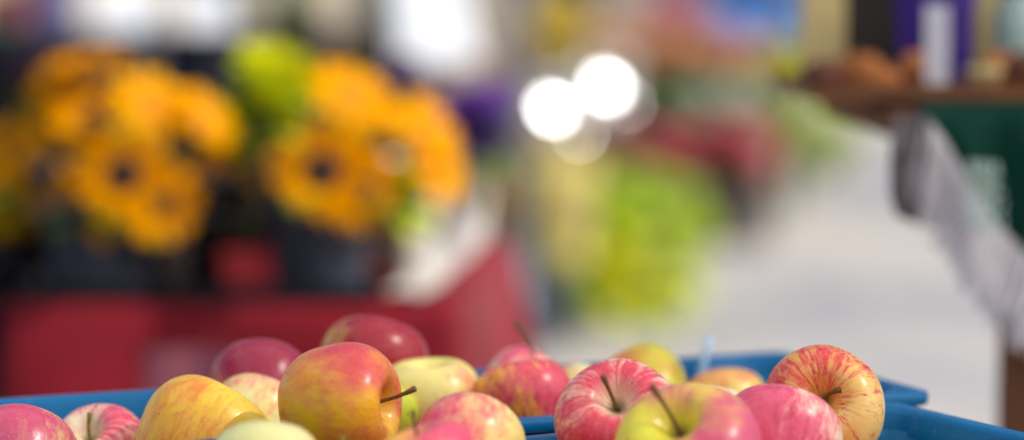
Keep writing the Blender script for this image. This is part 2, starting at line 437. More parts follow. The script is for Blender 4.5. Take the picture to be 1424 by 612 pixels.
crB = crate((.2290, 1.440), angB, .46, .27, 'blue plastic fruit crate in front, its right side sloping out of the picture')

# plastic tag tucked inside the back rim
p = at(964, 497, 1.6225)
tg = MB()
pts = [(-.0085, -.0205, -.030), (-.006, -.0200, -.020), (-.0035, -.0195, -.010), (-.001, -.0188, .000), (.0015, -.0178, .008), (.0035, -.0165, .013), (.0045, -.0150, .0155), (.0048, -.0132, .0150)]
hw = .0026
vs = []; fs = []
for (x, y, z) in pts:
    for (dx, dy) in ((-hw, -.0006), (hw, -.0006), (hw, .0006), (-hw, .0006)): vs.append((x + dx, y + dy, z))
for i in range(len(pts) - 1):
    for k in range(4): fs.append((i * 4 + k, i * 4 + (k + 1) % 4, i * 4 + 4 + (k + 1) % 4, i * 4 + 4 + k))
fs += [(0, 1, 2, 3), (28, 31, 30, 29)]
tg.add(vs, fs)
o = tg.build('plastic_tag', mat('pale_tag_plastic', rgb(170, 200, 232), 0.22, 0.08, 60, spec=0.7), loc=(p.x, p.y, RIM_Z)); o.rotation_euler = (0, 0, angA)
tag(o, 'slim pale blue plastic tag standing at the back rim of the rear crate', 'tag')

# the lower apples that carry the heap: each finds a free place between those already lying there
fill = None
frnd = random.Random(11)
def lower_apples(cr, L, W, top_px, most):
    global fill
    root, cc, e1, e2 = cr; n = 0
    for tries in range(9000):
        if n >= most: break
        d = .060 * frnd.uniform(.94, 1.06); r_ = d / 2
        u = frnd.uniform(-1, 1) * (L / 2 - .040 - r_); v = frnd.uniform(-1, 1) * (W / 2 - .040 - r_)
        q = cc + e1 * u + e2 * v
        level = min(1, tries / 5000)
        z = RIM_Z - CR_H + .005 + .0285 + level * frnd.uniform(0, .075)
        c_ = Vector((q.x, q.y, z))
        b_ = c_ - Vector((0, 0, CAM_H)); f_ = b_.y * math.cos(PITCH) - b_.z * math.sin(PITCH); up = b_.y * math.sin(PITCH) + b_.z * math.cos(PITCH)
        if 306 - FPX * (up + r_) / f_ < top_px: continue
        if any((c_ - k).length < .90 * (r_ + w_) for k, w_ in PLACED): continue
        if fill is None:
            fill = apple_mesh(91).build('apple', apple_material(C_CREAM, C_PINK, C_DEEP, .5, (0, 0, 1), .6, 91))
            calyx_mb(91).build('calyx', calyx_mat, fill)
            tag(fill, 'apple buried under the top layer in the blue crates', 'apple', 'apples under the top layer')
            o = fill
        else: o = copy_thing(fill)
        o.location = c_; o.scale = (d, d, d); o.rotation_euler = (frnd.uniform(-.7, .7), frnd.uniform(-.7, .7), frnd.uniform(0, 6))
        PLACED.append((c_, r_)); n += 1
lower_apples(crA, .60, .195, 598, 26)
lower_apples(crB, .46, .27, 606, 34)

# ------------------------------------------------------------------ wood tables
wood = mat('brown_stall_wood', rgb(120, 78, 44), 0.65, 0.3, 7, bump=0.3)
def plank_table(name, label, x0, x1, y0, y1, top, wd, rz=0.0, leg=.06, legs=None, nplank=5):
    cx, cy = (x0 + x1) / 2, (y0 + y1) / 2
    root = empty(name, (cx, cy, 0), rz); tag(root, label, 'table')
    L, W = x1 - x0, y1 - y0
    b = MB()
    for i in range(nplank):
        wv = W / nplank
        b.box((0, -W / 2 + wv * (i + .5), top - .014), (L, wv - .004, .028))
    bevel(b.build('tabletop', wd, root, smooth=False), .003)
    a = MB()
    for s in (-1, 1):
        a.box((0, s * (W / 2 - .06), top - .075), (L - .14, .022, .09))
        a.box((s * (L / 2 - .06), 0, top - .075), (.022, W - .145, .09))
    a.build('apron', wd, root, smooth=False)
    for (lx, ly) in legs or ((-1, -1), (1, -1), (-1, 1), (1, 1)):
        l = MB(); l.box((lx * (L / 2 - .06), ly * (W / 2 - .06), (top - .03) / 2), (leg, leg, top - .032))
        bevel(l.build('leg', wd, root, smooth=False), .004)
    return root
plank_table('trestle_table', 'brown plank table under the blue apple crates', -.75, .55, .95, 1.72, RIM_Z - CR_H, wood)

# ------------------------------------------------------------------ unseen white awning added to soften the sun on the apples
t = NT('sun_softening_voile')
t.b.inputs['Base Color'].default_value = rgb(240, 240, 238); t.b.inputs['Roughness'].default_value = .9
c = t.mix(t.smooth(t.noise(t.obj(), 6, 4), .3, .7), rgb(236, 234, 228), rgb(242, 240, 234))
tr = t.node('ShaderNodeBsdfTranslucent'); t.link(c, tr.inputs['Color']); t.link(c, t.b.inputs['Base Color'])
mx = t.node('ShaderNodeMixShader'); mx.inputs[0].default_value = 0.97
t.link(t.b.outputs[0], mx.inputs[1]); t.link(tr.outputs[0], mx.inputs[2])
tp = t.node('ShaderNodeBsdfTransparent'); m2 = t.node('ShaderNodeMixShader'); m2.inputs[0].default_value = 0.24       # share of direct sun passed on to brighten the apple tops
t.link(mx.outputs[0], m2.inputs[1]); t.link(tp.outputs[0], m2.inputs[2]); t.link(m2.outputs[0], t.out.inputs['Surface'])
AX0, AX1, AY0, AY1, AZ = -1.35, 2.15, -1.7, 2.15, 2.12
root = empty('sun_softening_awning', (0, 0, 0)); tag(root, 'unseen white voile awning added to soften sunlight on the apple crates', 'awning')
b = MB(); n = 16; vs = []
for i in range(n + 1):
    for j in range(n + 1):
        u, v = i / n, j / n
        vs.append((AX0 + (AX1 - AX0) * u, AY0 + (AY1 - AY0) * v, AZ + .16 * (1 - v) - .05 * math.sin(PI * u * 3) ** 2))
b.add(vs, [(i * (n + 1) + j, (i + 1) * (n + 1) + j, (i + 1) * (n + 1) + j + 1, i * (n + 1) + j + 1) for i in range(n) for j in range(n)])
b.build('roof', t.m, root)
alup = mat('awning_post_metal', rgb(176, 178, 182), 0.4, 0.08, 8, metal=0.6)
for x in (AX0, AX1):
    for y, z in ((AY0, AZ + .16), (AY1, AZ)):
        b = MB(); b.tube([(x, y, 0), (x, y, z)], .020, 14); b.build('post', alup, root)
    b = MB(); b.tube([(x, AY0, AZ + .15), (x, AY1, AZ - .01)], .012, 10); b.build('rail', alup, root)

# ------------------------------------------------------------------ flower stall: red table
red = mat('red_tablecloth_cotton', rgb(122, 8, 28), 0.8, 0.25, 3.5, transl=0.12, spec=0.3)
rb_ = red.node_tree.nodes['Principled BSDF']; rb_.inputs['Sheen Weight'].default_value = .35; rb_.inputs['Sheen Roughness'].default_value = .35; rb_.inputs['Sheen Tint'].default_value = rgb(255, 190, 190)
TX0, TX1, TY0, TY1, TZ = -.558, -.058, 2.606, 3.37, .876
def swing(o, a=R(-4.2)):
    pv = Vector((TX1, TY0, 0)); m = Matrix.Rotation(a, 3, 'Z')
    o.location = pv + m @ (Vector(o.location) - pv); o.rotation_euler.z += a
    return o
swing(plank_table('flower_table', 'wooden table hidden under the red cloth of the sunflower stall', TX0 + .03, TX1 - .03, TY0 + .03, TY1 - .03, TZ - .006, wood))
def draped_cloth(name, x0, x1, y0, y1, z, drop, m, label, waves=.012, nper=160):
    b = MB(); L, W = x1 - x0, y1 - y0; per = 2 * (L + W)
    def edge(s):
        s %= per
        if s < L: return Vector((x0 + s, y0, 0)), Vector((0, -1, 0))
        s -= L
        if s < W: return Vector((x1, y0 + s, 0)), Vector((1, 0, 0))
        s -= W
        if s < L: return Vector((x1 - s, y1, 0)), Vector((0, 1, 0))
        s -= L
        return Vector((x0, y1 - s, 0)), Vector((-1, 0, 0))
    rows = [(0, 0.0), (.012, .006), (.06, .3), (.2, .7), (.45, .95), (.75, 1.1), (1, 1.2)]
    vs = []; fs = []
    for (q, amp) in rows:
        for k in range(nper):
            s = per * k / nper; p, n = edge(s)
            off = (.004 if q else 0) + amp * waves * (1.3 + math.sin(s * 21) * .7 + math.sin(s * 9.3 + 1) * .9)
            vs.append(p + n * off + Vector((0, 0, z - drop * q)))
    for i in range(len(rows) - 1):
        for k in range(nper): fs.append((i * nper + k, (i + 1) * nper + k, (i + 1) * nper + (k + 1) % nper, i * nper + (k + 1) % nper))
    fs.append(tuple(range(nper)))
    b.add(vs, fs)
    o = b.build(name, m)
    tag(o, label, 'tablecloth'); return o
swing(draped_cloth('tablecloth', TX0, TX1, TY0, TY1, TZ, .80, red, 'red cloth draped over the sunflower table down to the paving', waves=.022))
# white wrapping paper on the sunlit end
b = MB(); prs = random.Random(5)
nx, ny = 9, 9; vs = []
for j in range(ny):
    for i in range(nx):
        vs.append((-.140 + .048 * i / (nx - 1) + .060 * j / ny, 2.655 + .60 * j / (ny - 1), TZ + .006 + prs.uniform(0, .006)))
b.add(vs, [(j * nx + i, j * nx + i + 1, (j + 1) * nx + i + 1, (j + 1) * nx + i) for j in range(ny - 1) for i in range(nx - 1)])
tag(b.build('wrapping_paper', mat('white_wrapping_paper', rgb(188, 183, 180), 0.8, 0.05, 10)), 'sheet of whitish wrapping paper on the sunlit end of the red table', 'paper')

# black tray added in place of shade on the table top
tw0, tw1 = at(42, 0, 2.70).x, at(528, 0, 2.70).x
root = empty('shade_tray', ((tw0 + tw1) / 2, 2.705, TZ + .002), R(-4.2)); tag(root, 'long flat black tray added for the shade under the front buckets', 'tray')
trm = mat('shade_tray_black', rgb(16, 16, 20), .6, .2, 8, spec=.25)
b = MB(); b.box((0, 0, .002), (tw1 - tw0, .155, .004)); b.build('tray_floor', trm, root, smooth=False)
for sy in (-1, 1):
    b = MB(); b.box((0, sy * .0755, .0115), (tw1 - tw0, .004, .015)); b.build('tray_edge', trm, root, smooth=False)
# red box and a faded paper notice on the red table
rx_ = at(352, 0, 2.70).x
root = empty('storage_box', (rx_, 2.70, TZ + .012), R(12)); tag(root, 'small bright red box between the taupe vase and the right dark bucket', 'box')
rbx = mat('bright_red_box', rgb(190, 40, 50), .6, .15, 20)
b = MB(); b.box((0, 0, .016), (.076, .05, .032)); bevel(b.build('body', rbx, root, smooth=False), .003)
b = MB(); b.box((0, 0, .0365), (.080, .054, .009)); bevel(b.build('lid', rbx, root, smooth=False), .003)
b = MB(); nx_ = at(262, 0, 2.60).x; vs = []
for j in range(7):
    for i in range(7):
        vs.append((nx_ - .047 + .094 * i / 6, 2.565 - .004 * math.sin(i * 1.3) - .006 * j / 6, TZ - .040 - .083 * j / 6))
b.add(vs, [(j * 7 + i, (j + 1) * 7 + i, (j + 1) * 7 + i + 1, j * 7 + i + 1) for j in range(6) for i in range(6)])
tag(b.build('paper_notice', mat('faded_pink_paper', rgb(124, 62, 78), .8, .1, 20)), 'faded pinkish blank notice hanging on the front of the red cloth', 'notice')

# ------------------------------------------------------------------ buckets
def bucket(px, Y, z0, d, h, m, label, group=None, handle=True, name='flower_bucket', cat='bucket', X=None, taper=.78):
    x = at(px, 300, Y).x if X is None else X
    root = empty(name, (x, Y, z0), rnd.uniform(0, 6)); tag(root, label, cat, group)
    r = d / 2; b = MB()
    b.lathe([(0, .004), (r * taper * .96, .004), (r * taper, 0), (r * taper, .006), (r * .99, h - .012), (r * 1.05, h - .010), (r * 1.05, h), (r * .97, h), (r * taper * .94, .012), (0, .012)], 32)
    b.build('body', m, root)
    k = MB(); k.lathe([(r * (taper + (.99 - taper) * .62), h * .60), (r * (taper + (.99 - taper) * .62) + .005, h * .60 + .003), (r * (taper + (.99 - taper) * .66) + .005, h * .64), (r * (taper + (.99 - taper) * .66), h * .64 + .003)], 32)
    k.build('rim_band', m, root)
    if handle:
        hb = MB(); pts = []
        for i in range(15):
            a = PI * i / 14; pts.append((r * 1.07 * math.cos(a), r * .32 * math.sin(a) + r * .85 * math.sin(a), h - .03 - r * .35 * math.sin(a)))
        hb.tube(pts, min(.0025, d * .012), 6); hb.build('handle', mat('handle_wire', rgb(150, 150, 150), 0.35, 0.1, 20, metal=0.9), root)
    return root
navy = mat('navy_bucket_plastic', rgb(38, 44, 60), 0.5, 0.15, 8)
black = mat('black_bucket_plastic', rgb(20, 21, 26), 0.5, 0.2, 8)
slate = mat('slate_bucket_plastic', rgb(70, 80, 96), 0.4, 0.15, 8)
zinc = mat('zinc_bucket_metal', rgb(206, 206, 204), 0.5, 0.12, 9, metal=0.35)
taupe = mat('taupe_vase_ceramic', rgb(120, 108, 104), 0.5, 0.1, 9)
GB = 'flower buckets on the red table'
bucket(137, 2.7, TZ + .008, 0.1332, 0.144, navy, 'navy grey bucket in front on the red table, left of the taupe vase', GB)
bucket(443, 2.7, TZ + .008, 0.1332, 0.144, navy, 'dark bucket in front on the red table, right of the taupe vase', GB)
bucket(300, 2.7936, TZ + .008, 0.0936, 0.1224, black, 'small black bucket right of the taupe vase on the red table', GB)
bucket(12, 2.8944, TZ + .008, 0.1224, 0.1368, black, 'black bucket on the dark stand at the left frame edge', GB)
bucket(243, 2.7648, TZ + .008, 0.0446, 0.0972, taupe, 'narrow taupe vase between the two dark buckets', None, False, 'flower_vase', 'vase', taper=.7)
bucket(568, 2.8944, TZ + .008, 0.0828, 0.1368, zinc, 'pale galvanised bucket near the sunlit end of the red table', GB)
bucket(634, 3.24, TZ + .008, 0.108, 0.144, zinc, 'galvanised bucket of purple flowers at the back corner of the red table', GB)

slatecloth = mat('slate_blue_cloth', rgb(48, 50, 66), 0.85, 0.15, 5, spec=.3)
plank_table('flower_table', 'wooden stand hidden under the slate cloth at the left frame edge', -1.20, -.635, 2.70, 3.26, TZ - .006, wood)
draped_cloth('tablecloth', -1.23, -.605, 2.67, 3.29, TZ, .80, slatecloth, 'slate blue cloth draped over the stand left of the red table')
def box_crate(x, y, z, L, W, H, rz, label):  # black crates added to give the dark shade between the buckets
    root = empty('shade_crate', (x, y, z), rz); tag(root, label, 'crate', 'black crates added for the shade behind the buckets')
    b = MB(); b.box((0, 0, .006), (L, W, .012)); b.build('crate_floor', black, root, smooth=False)
    for s_ in (-1, 1):
        for along in (0, 1):
            b = MB(); a_, c_ = (L, W) if along else (W - .012, L)
            for k in range(4):
                zz = .012 + (H - .012) * (k + .5) / 4
                if along: b.box((0, s_ * (W / 2 - .005), zz), (L, .010, (H - .012) / 4 - .008))
                else: b.box((s_ * (L / 2 - .005), 0, zz), (.010, W - .021, (H - .012) / 4 - .008))
            for k in range(-2, 3):
                if along: b.box((k * L * .245, s_ * (W / 2 - .0045), H / 2 + .006), (.02, .0065, H - .014))
                else: b.box((s_ * (L / 2 - .0045), k * W * .2, H / 2 + .006), (.0065, .02, H - .014))
            b.build('crate_side', black, root, smooth=False)
box_crate(at(170, 0, 3.15).x, 3.15, TZ + .003, .26, .19, .12, R(-4), 'black slatted crate added for the shade behind the left navy bucket')
box_crate(at(455, 0, 3.12).x, 3.12, TZ + .003, .215, .19, .12, R(-4), 'black slatted crate added for the shade behind the right dark bucket')

# ------------------------------------------------------------------ sunflowers
pet_gold = mat('sunflower_petal_shaded_gold', rgb(252, 172, 0), 0.6, 0.15, 14, transl=0.5, spec=0.0)  # deeper copy puts shade into the petals of the dimmer heads
pet_org = mat('sunflower_petal_sunlit_orange', rgb(255, 184, 0), 0.6, 0.15, 14, transl=0.5, spec=0.0)  # lighter copy of the petals, sunlight put into the colour
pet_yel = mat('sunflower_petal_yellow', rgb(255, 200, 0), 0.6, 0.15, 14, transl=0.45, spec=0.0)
disc_g = mat('sunlit_sunflower_disc', rgb(200, 120, 10), 0.9, 0.3, 60, bump=0.8)  # lighter copy of the disc for the sunlit heads
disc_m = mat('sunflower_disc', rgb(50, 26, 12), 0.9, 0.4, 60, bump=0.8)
leaf_m = mat('flower_leaf_green', rgb(96, 126, 30), 0.55, 0.25, 12, transl=0.35)
stalk_m = mat('flower_stalk_green', rgb(84, 110, 44), 0.6, 0.2, 12)
def sunflower(px, py, Y, face, foot, m, label, d=.101, grp='sunflowers on the red table', dm=None):
    head = at(px, py, Y); f = Vector(face).normalized()
    root = empty('sunflower', head); tag(root, label, 'sunflower', grp)
    u = f.orthogonal().normalized(); v = f.cross(u); r = rnd
    b = MB(); rd = d * .19
    for layer, (n, L, W, lift) in enumerate(((17, d * .34, d * .13, .10), (15, d * .31, d * .12, .35))):
        for k in range(n):
            a = 2 * PI * (k + .5 * layer) / n + r.uniform(-.1, .1)
            di = u * math.cos(a) + v * math.sin(a)
            b.petal(di * rd * .85, di + f * (lift + r.uniform(-.15, .2)), f, L * r.uniform(.88, 1.12), W, r.uniform(-.3, .15), .15)
    b.build('petals', m, root)
    q = f.to_track_quat('Z', 'Y').to_matrix().to_4x4()
    c = MB(); c.lathe([(0, d * .05), (rd * .4, d * .052), (rd * .75, d * .045), (rd, d * .015), (rd * .9, -d * .03), (rd * .4, -d * .07), (0, -d * .08)], 20)
    c.v = [tuple(q @ Vector(p)) for p in c.v]; c.build('disc', dm or disc_m, root)
    ft = Vector(foot) - head
    p1 = -f * d * .5 + Vector((0, 0, -.02))
    pts = [(1 - s) ** 2 * (-f * d * .06) + 2 * s * (1 - s) * p1 + s * s * ft for s in [i / 8 for i in range(9)]]
    st = MB(); st.tube(pts, .004, 7); so_ = st.build('stem', stalk_m, root)
    lf = MB()
    for k in (2, 3, 4, 5):
        a = r.uniform(0, 6); dr = Vector((math.cos(a), math.sin(a), .2))
        lf.petal(pts[k], dr, Vector((0, 0, 1)), .072, .05, -.35, .1)
    lf.build('leaves', leaf_m, root)
    return root
f1 = lambda: (at(137, 300, 2.70).x + rnd.uniform(-.036, .036), 2.70 + rnd.uniform(-.03, .03), TZ + .03)
f2 = lambda: (at(443, 300, 2.70).x + rnd.uniform(-.036, .036), 2.70 + rnd.uniform(-.03, .03), TZ + .03)
fb = lambda: (at(12, 300, 2.894).x + rnd.uniform(-.03, .03), 2.894 + rnd.uniform(-.03, .03), TZ + .03)
S = sunflower
S(172, 243, 2.6064, (.05, -1, .12), f1(), pet_gold, 'sunflower facing the viewer with a dark disc above the left navy bucket', 0.108)
S(222, 282, 2.6496, (.5, -.8, -.2), f1(), pet_gold, 'drooping gold sunflower below and right of the one facing the viewer on the left')
S(120, 285, 2.6352, (-.4, -.8, -.3), f1(), pet_gold, 'gold sunflower hanging over the front left lip of the left navy bucket')
S(208, 148, 2.736, (.55, -.55, .62), f1(), pet_org, 'bright orange sunlit sunflower above the dark disc, left one of the bright pair', 0.108, dm=disc_g)
S(284, 167, 2.736, (.72, -.40, .55), f1(), pet_org, 'bright orange sunlit sunflower nearest the gap between both sunflower bunches', 0.0936, dm=disc_g)
S(128, 165, 2.808, (-.2, -.6, .8), f1(), pet_gold, 'gold sunflower in the middle of the left bunch, under the tallest one')
S(125, 92, 2.88, (-.1, -.2, 1), f1(), pet_gold, 'tallest gold sunflower at the top of the left bunch', 0.108)
S(70, 190, 2.844, (-.7, -.5, .5), f1(), pet_gold, 'gold sunflower leaning out to the left of the left bunch')
S(10, 275, 2.8224, (-.2, -.9, .1), fb(), pet_org, 'brownish orange sunflower low at the left frame edge')
S(18, 205, 2.8944, (-.1, -.5, .7), fb(), pet_gold, 'dim gold sunflower above the brownish one at the left frame edge')
S(298, 255, 2.88, (.8, -.5, .1), f1(), pet_gold, 'shaded gold sunflower turned right beside the black gap')
S(448, 238, 2.592, (.04, -1, .1), f2(), pet_gold, 'sunflower facing the viewer with a dark disc above the right dark bucket', 0.1116)
S(486, 136, 2.7504, (.5, -.55, .65), f2(), pet_org, 'bright orange sunflower at the top of the right bunch', 0.1116, dm=disc_g)
S(534, 172, 2.7792, (.5, -.5, .7), f2(), pet_yel, 'yellow sunflower in the middle of the right bunch', 0.0972, dm=disc_g)
S(594, 180, 2.736, (.72, -.45, .5), f2(), pet_org, 'bright orange sunflower farthest right in the right bunch, upper of two', 0.0972, dm=disc_g)
S(606, 238, 2.7216, (.75, -.6, .3), f2(), pet_org, 'bright orange sunflower farthest right in the right bunch, lower of two', 0.09, dm=disc_g)
S(88, 118, 2.8944, (-.4, -.6, .7), f1(), pet_gold, 'gold sunflower beside the maroon flowers, upper left of the left bunch', 0.0936)
S(48, 246, 2.808, (-.5, -.8, .2), fb(), pet_gold, 'dim gold sunflower between the left edge and the left navy bucket', 0.0936)
S(505, 262, 2.6496, (.6, -.75, -.1), f2(), pet_gold, 'gold sunflower low in the right bunch under the yellow one')
S(398, 262, 2.6784, (-.6, -.75, -.1), f2(), pet_gold, 'shaded gold sunflower left of the dark disc in the right bunch')

# ------------------------------------------------------------------ other flower bunches
def bunch(px, py, Y, rx, rz, cols, label, n=22, bs=.045, foot=None, grp=None, leaf=None, nleaf=14, wrap=None, name='flower_bunch', cat='flowers', transl=.55, stems=True, ry=None):
    """a bunch: stems from its foot, blossoms of many petals, leaves between them"""
    c = at(px, py, Y); rx = size(rx, Y); rz = size(rz, Y); ry = ry or min(rx, .22)
    root = empty(name, (c.x, c.y, foot if foot is not None else c.z - rz)); tag(root, label, cat, grp)
    base = Vector((0, 0, 0)); cz = c.z - root.location.z
    r = random.Random(hash(label) % 1000 if False else sum(map(ord, label)))
    heads = []
    for i in range(n):
        while True:
            p = Vector((r.uniform(-1, 1), r.uniform(-1, 1), r.uniform(-1, 1)))
            if .2 < p.length < 1: break
        heads.append(Vector((p.x * rx, p.y * ry, cz + p.z * rz)))
    per = {}
    for i, h in enumerate(heads):
        k = i % len(cols); b = per.setdefault(k, MB())
        s = bs * r.uniform(.75, 1.2); npet = 26
        for j in range(npet):
            zz = 1 - 1.7 * (j + .5) / npet; a = j * 2.399 + r.uniform(-.2, .2); q = math.sqrt(max(0, 1 - zz * zz))
            d = Vector((q * math.cos(a), q * math.sin(a), zz))
            b.petal(h + d * s * .12, d, Vector((0, 0, 1)) if abs(zz) < .9 else Vector((1, 0, 0)), s * .5, s * .32, .15, .2, .5)
    for k, b in per.items():
        nm = 'petal_%d_%d_%d' % cols[k]
        b.build('blossoms', mat(nm, rgb(*cols[k]), 0.7, 0.2, 20, transl=transl, spec=0.05), root)
    if stems:
        st = MB()
        for h in heads[::2]:
            st.tube([base + Vector((h.x * .15, h.y * .15, .02)), Vector((h.x * .4, h.y * .4, cz * .5)), h], max(.0022, bs * .06), 5)
        st.build('stems', stalk_m, root)
    if wrap:
        z0, z1, r0, r1, wm = wrap; z0 -= root.location.z; z1 -= root.location.z
        wb = MB(); wb.lathe([(r0 + (r1 - r0) * q, z0 + (z1 - z0) * q) for q in (0, .25, .5, .75, 1)], 26, wob=lambda a, z: .05 * math.sin(8 * a + z * 6)); wb.build('wrapping', wm, root)
    lf = MB()
    for i in range(nleaf):
        h = heads[i % n]; a = r.uniform(0, 6)
        o_ = Vector((h.x * .8, h.y * .8, h.z - bs * .8))
        lf.petal(o_, Vector((math.cos(a), math.sin(a), r.uniform(-.2, .7))), Vector((0, 0, 1)), bs * 1.7, bs * .9, -.3, .1)
    lf.build('leaves', leaf or leaf_m, root)
    return root
lime_leaf = mat('lime_leaf', rgb(222, 234, 60), 0.5, 0.2, 10, transl=0.45)
LIME, LIMEY, OLIVE = (176, 200, 14), (206, 206, 20), (150, 140, 20)
zb = TZ + .03
bunch(378, 126, 2.88, 54, 60, [(206, 216, 20), (232, 232, 40)], 'lime green button flowers between the two sunflower bunches', 34, 0.036, zb, leaf=lime_leaf)
bunch(330, 225, 2.988, 34, 70, [(176, 174, 24), (140, 160, 30), (120, 120, 20)], 'dark olive foliage filling the gap left of the right sunflower bunch', 20, 0.0324, zb)
bunch(566, 268, 2.8656, 36, 26, [(150, 206, 20), LIME], 'small lime green flowers in the pale galvanised bucket', 16, 0.0324, zb, leaf=lime_leaf)
bunch(662, 176, 3.204, 52, 54, [(130, 70, 190), (150, 84, 196), (100, 70, 150)], 'purple flowers at the back corner of the red table', 26, 0.036, zb)
bunch(560, 130, 3.3264, 46, 40, [(120, 86, 140), (140, 116, 156)], 'dusky violet flowers behind the right sunflower bunch', 20, 0.036, zb)
bunch(692, 290, 5.2, 22, 66, [(226, 180, 14), (190, 150, 10)], 'tall mustard yellow flowers standing behind the red table corner', 22, .05, 0.02)
bunch(90, 300, 2.952, 32, 30, [(110, 116, 96), (90, 100, 84)], 'grey green foliage hanging left of the left navy bucket', 14, 0.036, zb)
bunch(365, 285, 2.916, 22, 26, [(104, 100, 112), (84, 84, 96)], 'greyish violet dried flowers beside the right dark bucket', 10, 0.0324, zb)

# ------------------------------------------------------------------ parasol
alu = mat('parasol_pole_aluminium', rgb(150, 152, 156), 0.45, 0.08, 8, metal=0.3)
fab = mat('parasol_fabric', rgb(205, 200, 190), 0.85, 0.06, 4, transl=0.3, spec=0.2)
px_, py_ = at(722, 200, 4.95).x, 4.95
root = empty('market_parasol', (px_, py_, 0)); tag(root, 'grey pole market parasol standing behind the red table corner', 'parasol')
b = MB(); b.tube([(0, 0, .72), (0, 0, 2.75)], .021, 16); b.build('pole', alu, root)
b = MB(); b.tube([(0, 0, .03), (0, 0, .74)], .027, 16); b.build('pole_sleeve', slate, root)
b = MB(); b.lathe([(0, 0), (.26, 0), (.26, .05), (.20, .075), (.05, .085), (.05, .2), (0, .2)], 28); b.build('base', black, root)
PR = 0.62
b = MB(); ring = [Vector((PR * math.cos(2 * PI * k / 8), PR * math.sin(2 * PI * k / 8), 2.25)) for k in range(8)]
vs = [(0, 0, 2.72)]; 
for q in (.33, .66, 1.0):
    for k in range(8):
        for s in (0, .5):
            p = ring[k].lerp(ring[(k + 1) % 8], s); z = 2.72 - (2.72 - 2.25) * q ** .9 - (.02 * q if s else 0)
            vs.append((p.x * q, p.y * q, z))
fs = [(0, 1 + k, 1 + (k + 1) % 16) for k in range(16)]
for i in range(2):
    for k in range(16): fs.append((1 + i * 16 + k, 1 + (i + 1) * 16 + k, 1 + (i + 1) * 16 + (k + 1) % 16, 1 + i * 16 + (k + 1) % 16))
n0 = len(vs)
for k in range(16):
    p = Vector(vs[33 + k]); vs.append((p.x, p.y, p.z - .16))
for k in range(16): fs.append((33 + k, n0 + k, n0 + (k + 1) % 16, 33 + (k + 1) % 16))
b.add(vs, fs); b.build('canopy', fab, root, smooth=False)
for k in range(8):
    b = MB(); b.tube([(0, 0, 2.70), tuple(ring[k] + Vector((0, 0, -.012)))], .006, 6); b.build('rib', alu, root)

# ------------------------------------------------------------------ far flower stall along the aisle (buckets stand on the paving)
limetub = mat('pale_olive_tub', rgb(196, 196, 130), 0.6, 0.1, 6)
def ground_bucket(px, Y, d, h, m, label):
    return bucket(px, Y, 0.004, d, h, m, label, 'buckets standing on the paving of the far flower stall')
ground_bucket(752, 8.5, .24, .29, slate, 'slate bucket of pale yellow flowers on the paving')
bunch(777, 288, 8.5, 40, 92, [(255, 236, 190), (255, 236, 130), (255, 230, 200)], 'tall peach and yellow flowers in a cream paper sleeve in the slate bucket', 50, .09, .05, wrap=(.29, .66, .085, .135, mat('added_paper_sleeve', rgb(255, 234, 150), .7, .08, 9, transl=.45)))  # smooth paper sleeve added to brighten the sunlit strip
for (px, py, Y, rx, rz, cl, lb) in (
    (838, 298, 9.3, 50, 64, [(196, 222, 40), (220, 230, 90), (150, 186, 40)], 'grass green leafy plant left in the lime green group'),
    (892, 283, 9.8, 52, 58, [(208, 226, 60), (228, 234, 140), (170, 206, 40)], 'tallest lime green plant in the middle of the group'),
    (944, 314, 9.6, 44, 66, [(206, 226, 80), (190, 216, 60), (226, 232, 150)], 'lime green plant at the aisle side of the group'),
    (842, 394, 9.0, 48, 40, [(232, 226, 50), (214, 220, 50)], 'low yellow green plant in front of the lime green group'),
    (910, 378, 9.2, 44, 40, [(214, 226, 90), (228, 232, 150)], 'low lime plant in front of the aisle side of the group')):
    c = at(px, py, Y); 
    ground_bucket(px, Y, .22, max(.08, c.z - size(rz, Y) * .95), limetub, 'tub of the ' + lb)
    bunch(px, py, Y, rx, rz, cl, lb, 34, .11, .08, grp='lime green plants on the paving', leaf=lime_leaf, nleaf=22, transl=.72, cat='plant', name='leafy_plant')
for (px, py, Y, rx, rz, cl, lb) in (
    (925, 215, 12.0, 40, 40, [(226, 100, 122), (206, 76, 100), (236, 150, 160)], 'crimson flowers left in the row of red bunches'),
    (985, 205, 12.4, 42, 40, [(222, 86, 112), (196, 60, 88)], 'dark crimson flowers in the middle of the row of red bunches'),
    (1040, 225, 12.2, 40, 48, [(230, 110, 136), (238, 150, 168)], 'rose red flowers nearest the aisle among the red bunches')):
    c = at(px, py, Y)
    ground_bucket(px, Y, .30, max(.2, c.z - size(rz, Y) * .6), mat('grey_tub_plastic', rgb(110, 100, 104), .5, .1, 8), 'grey tub under the ' + lb)
    bunch(px, py, Y, rx, rz, cl, lb, 28, .11, .1, grp='red flowers of the far stall')
far_stand = plank_table('flower_stand', 'wooden stand carrying the orange and pale flowers of the far stall', at(690, 0, 15).x, at(1090, 0, 15).x, 14.2, 15.9, .50, wood)
sh = .50
